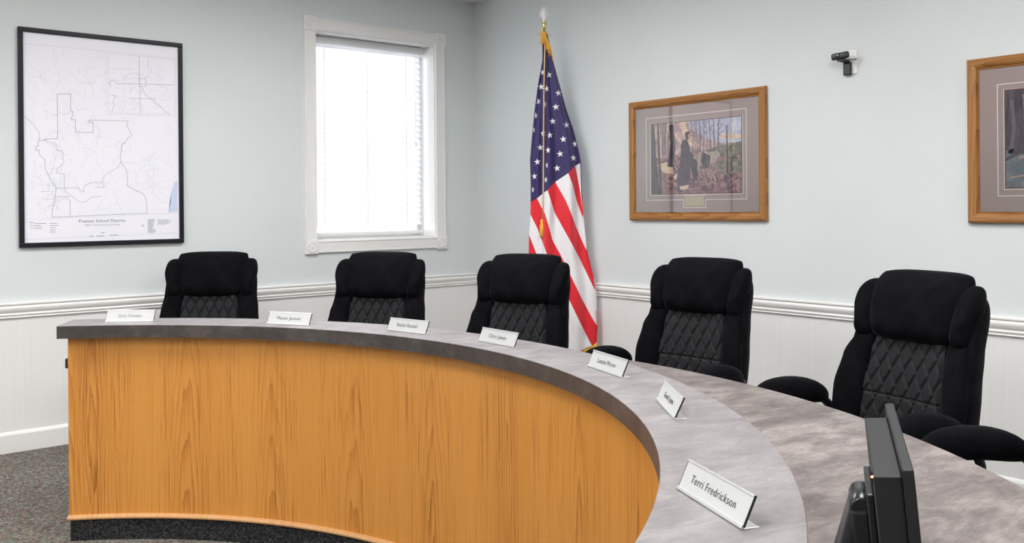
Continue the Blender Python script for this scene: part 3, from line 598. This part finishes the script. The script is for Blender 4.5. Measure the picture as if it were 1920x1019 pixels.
# ------------------------------------------------------------------ chairs (local: -y is the front, origin on the floor)
def prof(tab, z):
    for (za, a), (zb, b_) in zip(tab, tab[1:]):
        if z <= zb:
            k = max(0., (z - za) / (zb - za)); k = k * k * (3 - 2 * k); return a + (b_ - a) * k
    return tab[-1][1]
WID = [(.42, .262), (.55, .290), (.66, .290), (.78, .272), (.865, .248), (.90, .250), (1.0, .266), (1.05, .264), (1.09, .25)]
WSH = [(.42, .262), (.55, .288), (.66, .288), (.78, .276), (.865, .264), (1.0, .268), (1.09, .255)]
def spine(z): return .150 + .150 * ((z - .42) / .68) ** 1.15 - .03 * sin(pi * min(1, max(0, (z - .42) / .68)))
def pt(u, z, d=0.):      # u lateral metres, d forward of the spine surface
    wrap = -.055 * (abs(u) / .27) ** 2.2
    return Vector((u, spine(z) + wrap - d, z))
def cushion(bm, fu, z0, z1, T_, base=0., nu=18, nv=24, n=4., round_=.25, back=.02, mi=0, wr=0.):
    """puffy pad: fu(v)->(u0,u1); T_ thickness at the crown; base = distance of its back from the spine surface"""
    def f(a, b_, front):
        a = sin((2 * a - 1) * pi / 2); b_ = sin((2 * b_ - 1) * pi / 2)
        a2 = a * sqrt(max(0, 1 - round_ * b_ ** 4)); b2 = b_ * sqrt(max(0, 1 - round_ * a ** 4))
        z = z0 + (z1 - z0) * (b2 + 1) / 2; u0, u1 = fu((b2 + 1) / 2); u = u0 + (u1 - u0) * (a2 + 1) / 2
        h = max(0., (1 - abs(a) ** n)) ** .5 * max(0., (1 - abs(b_) ** n)) ** .5
        if front: d = base + T_ * h + wr * h * sin(u * 90 + z * 23) * sin(z * 70 + u * 31)
        else: d = base - back * h
        return pt(u, z, d)
    grid(bm, lambda a, b_: f(a, b_, True), nu, nv, mi); grid(bm, lambda a, b_: f(a, b_, False), nu, nv, mi, flip=True)
    bmesh.ops.remove_doubles(bm, verts=bm.verts, dist=.0008)
def tri(x): x = x % 1.; return 1 - 4 * abs(x - .5)
def ogee(x):
    t_ = tri(x); return (1 if t_ >= 0 else -1) * abs(t_) ** .8
QP, QH = .058, .118
def quilt_depth(u, z):
    zl = .655; ph = (z - .63) / QH; sc = 1 - .10 * (z - .6) / .3
    us = u / sc / QP; best = 9.
    for sgn in (1, -1):
        off = sgn * .25 * (ogee(ph) + 1)
        dx = us - off + .25 * 0; dx = abs(dx - round(dx)) * QP
        best = min(best, dx)
    best = min(best, abs(z - zl) * 1.1)
    return best
def make_chair(label):
    t = thing('office_chair', label, 'chair', group='black high back office chairs round the dais')
    V_ = M['velvet']
    bm = bmesh.new()                                        # outer shell of the back
    cushion(bm, lambda v: (-prof(WSH, .43 + v * .635), prof(WSH, .43 + v * .635)), .43, 1.065, .030, base=-.012, back=.110, nu=26, nv=36, n=7., round_=.22)
    bmesh.ops.recalc_face_normals(bm, faces=bm.faces); sh = obj('back_shell', bm, V_, t, smooth=True)
    QW = [(.44, .178), (.65, .176), (.80, .162), (.88, .150)]
    bm = bmesh.new()                                        # quilted centre
    def qf(a, b_):
        z = .45 + b_ * .44; hw = prof(QW, z); u = (2 * a - 1) * hw
        d = quilt_depth(u, z); e = min(1., (1 - abs(2 * a - 1)) * 14)
        puff = min(1., d / .0095); return pt(u, z, .034 + .0115 * (puff ** .55) + .010 * (1 - (2 * a - 1) ** 2) * e - .014 * (1 - e))
    grid(bm, qf, 170, 180, lambda i, j: 1 if quilt_depth((2 * (i + .5) / 170 - 1) * prof(QW, .45 + (j + .5) / 180 * .44), .45 + (j + .5) / 180 * .44) < .0016 else 0); obj('quilted_panel', bm, [M['quilt'], M['seam']], t, smooth=True)
    for s in (-1, 1):                                       # side bolsters
        bm = bmesh.new()
        def fu(v, s=s):
            z = .445 + v * .435; a, b_ = prof(QW, z) - .004, prof(WID, z) - .002; return (a, b_) if s > 0 else (-b_, -a)
        cushion(bm, fu, .445, .885, .050, base=.008, n=3.2, round_=.15, nu=16, nv=30); bmesh.ops.recalc_face_normals(bm, faces=bm.faces)
        obj('side_bolster', bm, V_, t, smooth=True)
        bm = bmesh.new()                                    # wings beside the headrest
        def fu2(v, s=s):
            z = .852 + v * .215; a, b_ = .165, prof(WID, z) - .001; return (a, b_) if s > 0 else (-b_, -a)
        cushion(bm, fu2, .850, 1.072, .064, base=.004, n=3., round_=.30, nu=18, nv=24, wr=.004, back=.05); bmesh.ops.recalc_face_normals(bm, faces=bm.faces)
        obj('head_wing', bm, V_, t, smooth=True)
    bm = bmesh.new()                                        # headrest pillow
    cushion(bm, lambda v: (-.184 - .030 * v, .184 + .030 * v), .848, 1.112, .098, base=.012, n=3.2, round_=.17, nu=30, nv=24, wr=.004, back=.075)
    bmesh.ops.recalc_face_normals(bm, faces=bm.faces); obj('headrest_pillow', bm, V_, t, smooth=True)
    # seat
    bm = bmesh.new()
    def seat(a, b_, top):
        a = sin((2 * a - 1) * pi / 2); b_ = sin((2 * b_ - 1) * pi / 2); a2 = a * sqrt(1 - .22 * b_ ** 4); b2 = b_ * sqrt(1 - .22 * a ** 4)
        h = max(0., (1 - abs(a) ** 5)) ** .5 * max(0., (1 - abs(b_) ** 5)) ** .5
        return Vector((a2 * .262, -.055 + b2 * .255, .44 + (.075 + .01 * abs(a) ** 3) * h if top else .44 - .035 * h))
    grid(bm, lambda a, b_: seat(a, b_, True), 20, 20); grid(bm, lambda a, b_: seat(a, b_, False), 20, 20, flip=True); bmesh.ops.remove_doubles(bm, verts=bm.verts, dist=.0008)
    bmesh.ops.recalc_face_normals(bm, faces=bm.faces); obj('seat', bm, V_, t, smooth=True)
    for s in (-1, 1):
        bm = bmesh.new()                                    # arm frame: loop from seat up to the pad and back down
        x = s * .305
        pts = [(s * .22, -.05, .400), (s * .29, -.08, .40), (x, -.16, .43), (x, -.225, .50), (x, -.235, .57), (x, -.20, .625), (x, -.10, .640), (x, .01, .620), (x, .075, .575), (x, .120, .525), (x, .145, .47), (s * .29, .12, .42), (s * .22, .08, .400)]
        sm = []
        for i in range(len(pts) - 1):
            p0, p1_, p2_, p3 = [Vector(pts[max(0, min(len(pts) - 1, i + j))]) for j in (-1, 0, 1, 2)]
            for q in range(5):
                tt = q / 5; sm.append(.5 * ((2 * p1_) + (-p0 + p2_) * tt + (2 * p0 - 5 * p1_ + 4 * p2_ - p3) * tt ** 2 + (-p0 + 3 * p1_ - 3 * p2_ + p3) * tt ** 3))
        sm.append(Vector(pts[-1]))
        tube(bm, sm, .020, 12, flat=.75); obj('arm_frame', bm, M['plastic'], t, smooth=True)
        bm = bmesh.new()                                    # fat padded armrest, arched
        def pad(a, b_, x=x):
            th = 2 * pi * a; v = 2 * b_ - 1; v = sin(v * pi / 2); w_ = max(0, 1 - abs(v) ** 3.0) ** .5
            y = -.120 + v * .180; zc = (.656 if x < 0 else .636) - .034 * (max(0, v + .2) / 1.1) ** 2 - .020 * (max(0, -v - .2)) ** 2
            cx, cz = cos(th), sin(th)
            return Vector((x + .052 * w_ * (abs(cx) ** .8) * (1 if cx > 0 else -1), y, zc + .049 * w_ * (abs(cz) ** .8) * (1 if cz > 0 else -1)))
        grid(bm, pad, 24, 26); bmesh.ops.remove_doubles(bm, verts=bm.verts, dist=.0005); bmesh.ops.recalc_face_normals(bm, faces=bm.faces)
        o = obj('arm_pad', bm, V_, t, smooth=True)
    bm = bmesh.new(); box(bm, -.10, .10, -.12, .10, .375, .408, .008); obj('tilt_mechanism', bm, M['plastic'], t)
    bm = bmesh.new(); lathe(bm, [(.028, .10), (.028, .24), (.018, .245), (.018, .38)], 20); obj('gas_lift', bm, M['plastic'], t)
    bs = bmesh.new(); lathe(bs, [(.045, .075), (.05, .085), (.045, .13), (.03, .14)], 20); hub = obj('base_hub', bs, M['plastic'], t)
    for k in range(5):
        a = 2 * pi * k / 5 + .3; bm = bmesh.new(); tube(bm, [(.03 * cos(a), .03 * sin(a), .11), (.17 * cos(a), .17 * sin(a), .098), (.30 * cos(a), .30 * sin(a), .075)], [.026, .021, .015], 10)
        obj('base_leg', bm, M['plastic'], t, smooth=True)
        bm = bmesh.new(); cx, cy = .30 * cos(a), .30 * sin(a)
        tube(bm, [(cx, cy, .075), (cx, cy, .045)], .007, 8)
        for s in (-1, 1):
            lathe(bm, [(.024, -.009), (.0275, -.006), (.0275, .006), (.024, .009)], 18, Matrix.Translation((cx - sin(a) * s * .014, cy + cos(a) * s * .014, .0278)) @ Matrix.Rotation(a, 4, 'Z') @ Matrix.Rotation(pi / 2, 4, 'X'))
        obj('caster', bm, M['plastic'], t)
    return t
def copy_tree(o, parent=None):
    c = o.copy(); COL.objects.link(c); c.parent = parent
    for ch in list(o.children): copy_tree(ch, c)
    return c
chair = make_chair('black velvet office chair at the far left end, below the framed map')
spots = [(3.548, -3.36, 0), (3.442, 13.88, 0), (3.404, 28.84, 0), (3.514, 45.06, 0), (3.448, 64.18, 0), (3.40, 80.5, 0)]
labs = ['black velvet office chair at the far left end, below the framed map',
        'black velvet office chair directly below the white window',
        'black velvet office chair standing in front of the flag',
        'black velvet office chair below the framed print of the coated figure',
        'largest black velvet office chair, behind the monitor, below the wall camera',
        'black office chair at the right edge with only its armrest in view']
for i, (r, a, da) in enumerate(spots):
    o = chair if i == 0 else copy_tree(chair)
    q = pol(r - .265, radians(a)); o.location = (q.x, q.y, 0)
    o.rotation_euler = (0, 0, HEAD - radians(a + da) - pi / 2); o['label'] = labs[i]

# ------------------------------------------------------------------ flag on its stand
FO = Vector((-.2395, -1.1615, 0)); KX = 6.2 / 1729.6
fl = thing('flag_stand', 'american flag with gold fringe on a pole topped by a silver eagle, in the corner', 'flag', (FO.x, FO.y, 0), HEAD - pi / 2)
def fz(py): return 2.716 - (py - 10) * KX
def fx(px): return (px - 1020.5) * KX
bm = bmesh.new(); tube(bm, [(0, 0, .05), (0, 0, 2.535)], .0135, 14); obj('pole', bm, M['pole'], fl, smooth=True)
bm = bmesh.new(); lathe(bm, [(.0150, 2.535), (.0150, 2.60), (.012, 2.605), (.016, 2.61), (.012, 2.617)], 18); obj('ferrule', bm, M['brasspole'], fl)
bm = bmesh.new(); lathe(bm, [(.17, 0), (.17, .012), (.14, .03), (.06, .05), (.022, .07), (.022, .13)], 36); obj('base', bm, M['brasspole'], fl)
# eagle
eg = bmesh.new(); e0 = 2.617
tube(eg, [(0, 0, e0), (0, -.002, e0 + .018), (0, -.004, e0 + .040), (0, -.003, e0 + .058), (0, -.006, e0 + .070), (0, -.012, e0 + .077), (0, -.022, e0 + .074)], [.010, .015, .017, .012, .009, .008, .002], 12)
for s in (-1, 1):
    for k in range(5):
        tube(eg, [(s * .010, .003, e0 + .045 - k * .006), (s * (.017 + .003 * k), .006, e0 + .060 - k * .009), (s * (.014 + .004 * k), .010, e0 + .098 - k * .014)], [.006, .006, .002], 8, flat=.5)
    tube(eg, [(s * .006, 0, e0 + .012), (s * .009, -.004, e0 + .002)], [.005, .004], 8)
tube(eg, [(0, .004, e0 + .02), (0, .012, e0 + .0), (0, .016, e0 - .012)], [.008, .009, .004], 8, flat=.5)
lathe(eg, [(.013, e0 - .002), (.016, e0 + .002), (.013, e0 + .008)], 16)
obj('eagle_finial', eg, M['eagle'], fl, smooth=True)
# cloth outline (px frame of the cloth, converted to metres on the flag's own plane)
LEFT = [(62, 1017), (81, 1018), (113, 1017), (159, 1008), (208, 1001), (265, 995), (300, 992), (346, 993), (402, 992), (440, 989), (477, 988), (560, 990), (660, 1003)]
RIGHT = [(62, 1025), (81, 1030), (113, 1036), (159, 1048), (208, 1061), (243, 1073), (279, 1082), (306, 1087), (360, 1088), (413, 1091), (472, 1097), (530, 1111), (549, 1113), (612, 1115), (643, 1113), (660, 1110)]
def itp(tab, y):
    if y <= tab[0][0]: return tab[0][1]
    for (ya, a), (yb, b_) in zip(tab, tab[1:]):
        if y <= yb: return a + (b_ - a) * (y - ya) / (yb - ya)
    return tab[-1][1]
def depth(px, py):
    a, b_ = itp(LEFT, py), itp(RIGHT, py); t_ = min(1, max(0, (px - a) / max(1, b_ - a))); g_ = min(1., max(0, (py - 70) / 330.)); g_ = .15 + .85 * g_
    d = .030 + .075 * g_ * sin(pi * t_) ** .7
    d += g_ * (.020 * sin(t_ * 15.5 + py * .006 + .6) + .008 * sin(t_ * 29 + py * .011))
    gx = px - 1017 + (py - 100) * .016
    d -= .030 * g_ * math.exp(-(gx / 5.) ** 2)
    return max(.017, d) if t_ > 0 else .017
def fp(px, py, off=0.): return Vector((fx(px), -depth(px, py) - off, fz(py)))
bm = bmesh.new()
CB = [(992, 379), (1004, 371), (1022, 358), (1038, 342), (1062, 326), (1076, 312), (1087, 306)]     # lower edge of the canton
def cbot(u):
    u *= len(CB) - 1; i = min(int(u), len(CB) - 2); k = u - i; return CB[i][0] + (CB[i + 1][0] - CB[i][0]) * k, CB[i][1] + (CB[i + 1][1] - CB[i][1]) * k
def canton(a, b_):
    bx_, by_ = cbot(a); y = 66 + (by_ - 66) * b_
    l, r = itp(LEFT, y), itp(RIGHT, y); lb, rb = itp(LEFT, by_), itp(RIGHT, by_); t_ = (bx_ - lb) / (rb - lb) if rb > lb else 0
    t_ = (1 - b_) * a + b_ * min(1, max(0, t_)); return fp(l + (r - l) * t_, y)
grid(bm, canton, 60, 60, 0)
# stripe edges from the canton down: each a polyline in (px, py)
SB = [[(992, 379), (992, 402), (990, 425), (989, 440), (988, 470), (988, 520)],
      [(992, 379), (992, 396), (992, 402), (1000, 420), (1007, 433), (1013, 443), (1020, 477), (1050, 535), (1082, 603), (1104, 645)],
      [(1004, 372), (1018, 400), (1032, 450), (1047, 478), (1082, 552), (1104, 594), (1115, 612)],
      [(1023, 357), (1037, 400), (1060, 443), (1084, 487), (1104, 530), (1113, 549)],
      [(1038, 342), (1057, 377), (1077, 427), (1094, 467), (1105, 500), (1112, 530), (1113, 549)],
      [(1062, 326), (1070, 347), (1080, 383), (1091, 413)],
      [(1076, 312), (1085, 360), (1091, 412)],
      [(1087, 306), (1088, 360), (1091, 412)]]
def along(pl, s_):
    L = [0.]
    for a, b_ in zip(pl, pl[1:]): L.append(L[-1] + hypot(b_[0] - a[0], b_[1] - a[1]))
    x = s_ * L[-1]
    for i in range(len(pl) - 1):
        if x <= L[i + 1] + 1e-9:
            k = (x - L[i]) / max(1e-9, L[i + 1] - L[i]); return pl[i][0] + (pl[i + 1][0] - pl[i][0]) * k, pl[i][1] + (pl[i + 1][1] - pl[i][1]) * k
    return pl[-1]
RED, WHI = 1, 2
def band(plA, plB, mi, n=44, m_=8):
    def f(a, b_):
        (xa, ya), (xb, yb) = along(plA, b_), along(plB, b_); x, y = xa + (xb - xa) * a, ya + (yb - ya) * a
        l, r = itp(LEFT, y), itp(RIGHT, y); return fp(min(max(x, l), r), y)
    grid(bm, f, m_, n, mi)
# from the right-hand edge of the cloth to its left
band([(1076, 312), (1085, 360), (1091, 412)], [(1087, 306), (1088, 360), (1091, 412)], WHI)
band([(1062, 326), (1070, 347), (1080, 383), (1091, 413)], [(1076, 312), (1085, 360), (1091, 412)], RED)
band([(1038, 342), (1057, 377), (1077, 427), (1094, 467), (1097, 472)], [(1062, 326), (1070, 347), (1080, 383), (1091, 413), (1097, 472)], WHI)
band([(1023, 357), (1037, 400), (1060, 443), (1084, 487), (1104, 530), (1113, 549)], [(1038, 342), (1057, 377), (1077, 427), (1094, 467), (1111, 530), (1113, 549)], RED)
band([(1004, 372), (1018, 400), (1032, 450), (1047, 478), (1082, 552), (1104, 594), (1115, 612)], [(1023, 357), (1037, 400), (1060, 443), (1084, 487), (1104, 530), (1113, 549), (1115, 612)], WHI)
band([(992, 379), (992, 402), (1007, 433), (1016, 460), (1022, 478), (1050, 535), (1082, 603), (1104, 645)], [(1004, 372), (1018, 400), (1032, 450), (1047, 478), (1082, 552), (1104, 594), (1115, 612), (1113, 643)], RED)
band([(992, 402), (990, 425), (989, 440), (1003, 477), (1020, 545), (1035, 610), (1050, 668)], [(992, 402), (1007, 433), (1016, 460), (1022, 478), (1050, 535), (1082, 603), (1104, 647)], WHI)
band([(989, 440), (988, 470), (988, 500), (995, 560), (1008, 620), (1022, 676)], [(989, 440), (1003, 477), (1020, 545), (1035, 610), (1050, 668)], RED)
band([(988, 500), (989, 540), (996, 620), (1003, 684)], [(988, 500), (995, 560), (1008, 620), (1022, 676)], WHI)
bmesh.ops.remove_doubles(bm, verts=bm.verts, dist=.0004)
# rear layer of the gathered cloth
def rear(a, b_):
    y = 66 + (655 - 66) * b_; l, r = itp(LEFT, y), itp(RIGHT, y); g_ = .15 + .85 * min(1., max(0, (y - 70) / 330.)); x = l + (r - l) * a
    e = depth(x, y); return Vector((fx(x), (-.017 if 0 < a < 1 else -e) + sin(pi * a) * .065 * g_ + .012 * g_ * sin(a * 17), fz(y)))
grid(bm, rear, 30, 40, lambda i, j: 0 if j < 20 + (30 - i) * .1 else (RED if (j + i) % 8 < 4 else WHI), flip=True)
STARS = [(160, 388, .6), (193, 404, 1), (152, 465, .9), (181, 478, .75), (243, 500, 1), (136, 542, .8), (228, 574, 1), (122, 617, .6), (210, 650, 1), (283, 669, 1), (112, 693, .3), (160, 712, .75), (194, 724, 1), (265, 745, 1), (328, 768, .75), (145, 786, 1), (184, 803, .75), (248, 822, 1), (318, 843, 1), (129, 862, 1), (177, 882, .35), (231, 897, 1), (113, 938, .8), (171, 957, .55), (104, 1008, .4), (172, 560, .25)]
for sx, sy, sq in STARS:
    cx, cy = 960 + sx / 2.833, sy / 2.833; c_ = bm.verts.new(fp(cx, cy, .003)); rg = []
    for k in range(10):
        r_ = 6.6 if k % 2 == 0 else 2.6; a = pi / 2 + k * pi / 5 + .12; rg.append(bm.verts.new(fp(cx + r_ * cos(a) * sq, cy - r_ * sin(a), .003)))
    for k in range(10): f = bm.faces.new((c_, rg[k], rg[(k + 1) % 10])); f.material_index = 2
obj('flag_cloth', bm, [M['navy'], M['red'], M['white']], fl)
bm = bmesh.new(); rf = random.Random(9)
for q in range(90):                       # fringe along the top fold and the lower hem
    s_ = q / 89; x = 1016 + 19 * s_; y = 62 + 50 * max(0, s_ - .25); x0 = x
    a = fp(min(x, itp(RIGHT, y)), y, .012); b_ = a + Vector((rf.uniform(-.012, .012), rf.uniform(-.006, .004), -rf.uniform(.05, .085)))
    tube(bm, [a, (a + b_) / 2 + Vector((rf.uniform(-.004, .004), 0, 0)), b_], .0022, 5)
for q in range(30):
    a = Vector((rf.uniform(-.022, .02), -.02, fz(64) + rf.uniform(-.004, .01))); tube(bm, [a, a + Vector((rf.uniform(-.03, .03), -.004, rf.uniform(-.03, .012)))], .0018, 5)
for q in range(60):
    s_ = q / 59; x, y = 1113 - 60 * s_, 642 + 32 * s_; a = Vector((fx(x), -.05, fz(y))); tube(bm, [a, a + Vector((-.004, 0, -.035))], .0030, 5)
obj('gold_fringe', bm, M['gold'], fl)
bm = bmesh.new(); cp = [(1023, 66), (1021, 100), (1019, 160), (1018, 220), (1017, 290), (1016, 350), (1015, 410)]
tube(bm, [fp(x, y, .010) for x, y in cp], .0045, 8); cd = obj('cord', bm, M['cord'], fl, smooth=True)
bm = bmesh.new(); c_ = fp(1013, 430, .012)
lathe(bm, [(.004, .07), (.010, .062), (.012, .05), (.008, .042), (.013, .035), (.015, .01), (.016, -.045), (.004, -.05)], 14, Matrix.Translation((c_.x, c_.y, c_.z)))
obj('tassel', bm, M['gold'], cd)

# ------------------------------------------------------------------ monitor seen edge-on
mn, mf = Vector((-3.328, -5.293, 0)), Vector((-3.006, -5.095, 0))
d_ = (mf - mn).normalized(); Lm = .372; cm = (mn + mf) / 2; ang = atan2(d_.y, d_.x)
# local x runs along the screen (near to far), local y towards the back of the housing
mo = thing('computer_monitor', 'dark grey flat monitor seen edge-on beside the nearest name plate', 'monitor', (cm.x, cm.y, ZW), ang)
Tm = Matrix.Translation((0, 0, .306)) @ Matrix.Rotation(radians(-5), 4, 'X')
def mobj(nm, bm, m_, par=mo, **k): return obj(nm, bm, m_, par, **k)
h = Lm / 2
bm = bmesh.new(); box(bm, -h, h, -.008, .005, -.300, 0, .0022, mtx=Tm); mobj('bezel', bm, M['monitor'])
bm = bmesh.new(); box(bm, -h + .016, h - .016, -.0088, -.0078, -.282, -.016, mtx=Tm); mobj('screen', bm, M['screen'])
bm = bmesh.new(); box(bm, -h + .008, h - .052, .005, .036, -.292, -.010, .0015, mtx=Tm)
hs = mobj('rear_housing', bm, M['monitor'])
bm = bmesh.new()
for k in range(9): box(bm, -h + .035 + k * .009, -h + .040 + k * .009, .0355, .0375, -.028, -.011, mtx=Tm)
mobj('vent_slots', bm, M['plastic'], hs)
bm = bmesh.new(); lathe(bm, [(.0024, 0), (.0024, .0012), (.0008, .002)], 10, Tm @ Matrix.Translation((-h + .014, .0365, -.0125))); mobj('power_light', bm, M['led'], hs)
bm = bmesh.new(); box(bm, -.085, .050, .036, .045, -.185, -.058, .002, mtx=Tm); mobj('mount_plate', bm, M['stand'])
bm = bmesh.new(); box(bm, -.058, .024, .044, .066, -.140, -.088, .004, mtx=Tm); mobj('hinge', bm, M['monitor'])
bm = bmesh.new(); ym = .040
def arm(a, b_):
    th = 2 * pi * a; z = .222 * (1 - b_) + .012 * b_; yy = .044 + .058 * b_; hx = .034 + .016 * b_
    cx, cz = cos(th), sin(th); f_ = lambda c: (abs(c) ** .45) * (1 if c >= 0 else -1)
    return Vector((-.012 + hx * f_(cx), yy + .014 * f_(cz), z))
grid(bm, arm, 28, 14)
for b_ in (0., 1.):
    f = bm.faces.new([bm.verts.new(arm(k / 28, b_)) for k in range(28)])
bmesh.ops.remove_doubles(bm, verts=bm.verts, dist=.0005); bmesh.ops.recalc_face_normals(bm, faces=bm.faces)
mobj('stand_arm', bm, M['stand'], smooth=False)
bm = bmesh.new(); lathe(bm, [(.013, -.040), (.0155, -.038), (.0155, .038), (.013, .040)], 22, Matrix.Translation((-.012, .044, .214)) @ Matrix.Rotation(pi / 2, 4, 'Y')); mobj('hinge_barrel', bm, M['stand'])
bm = bmesh.new(); box(bm, -.115, .095, -.09, .112, .0008, .012, .005); mobj('foot', bm, M['stand'])

# ------------------------------------------------------------------ mouse
ms_ = thing('computer_mouse', 'black computer mouse at the lower right corner of the desk', 'mouse', (-2.702, -5.170, ZW + .001), radians(70))
def shell(a, b_, s=1.):
    th = 2 * pi * a; ph = b_ * pi / 2; r = cos(ph) ** .8 if b_ < 1 else 0; return Vector((.031 * r * cos(th), .054 * r * sin(th), .0345 * sin(ph) ** .8 * (1 + .12 * sin(th) * r)))
bm = bmesh.new(); grid(bm, shell, 28, 12); bmesh.ops.remove_doubles(bm, verts=bm.verts, dist=.0004)
bmesh.ops.contextual_create(bm, geom=[e for e in bm.edges if e.is_boundary]); bmesh.ops.recalc_face_normals(bm, faces=bm.faces)
obj('shell', bm, M['stand'], ms_, smooth=True)
bm = bmesh.new(); tube(bm, [(.0325 * cos(k * pi / 16), .056 * sin(k * pi / 16), .006) for k in range(33)], .0022, 6); obj('rim', bm, M['frame_grey'], ms_)
bm = bmesh.new(); lathe(bm, [(.008, -.003), (.009, 0), (.008, .003)], 16, Matrix.Translation((0, -.026, .0285)) @ Matrix.Rotation(pi / 2, 4, 'Y')); obj('scroll_wheel', bm, M['frame_grey'], ms_)

# ------------------------------------------------------------------ ceiling troffers (outside the frame, they light the room)
for i, (x, y) in enumerate([(-2.0, -2.0), (-2.0, -4.6), (-2.0, -7.4), (-4.6, -2.0), (-4.6, -4.6), (-4.6, -7.4), (-7.2, -2.0), (-7.2, -4.6), (-7.2, -7.4)]):
    t_ = thing('ceiling_light', 'recessed fluorescent ceiling light above the council room', 'light', (x, y, ZC), 0, 'ceiling lights')
    bm = bmesh.new()
    for a in ((-.62, .62, -.32, -.29), (-.62, .62, .29, .32), (-.62, -.59, -.29, .29), (.59, .62, -.29, .29)): box(bm, a[0], a[1], a[2], a[3], -.014, -.0005)
    obj('frame', bm, M['trim'], t_)
    obj('diffuser', bxm(-.59, .59, -.29, .29, -.010, -.002), M['diffuser'], t_)
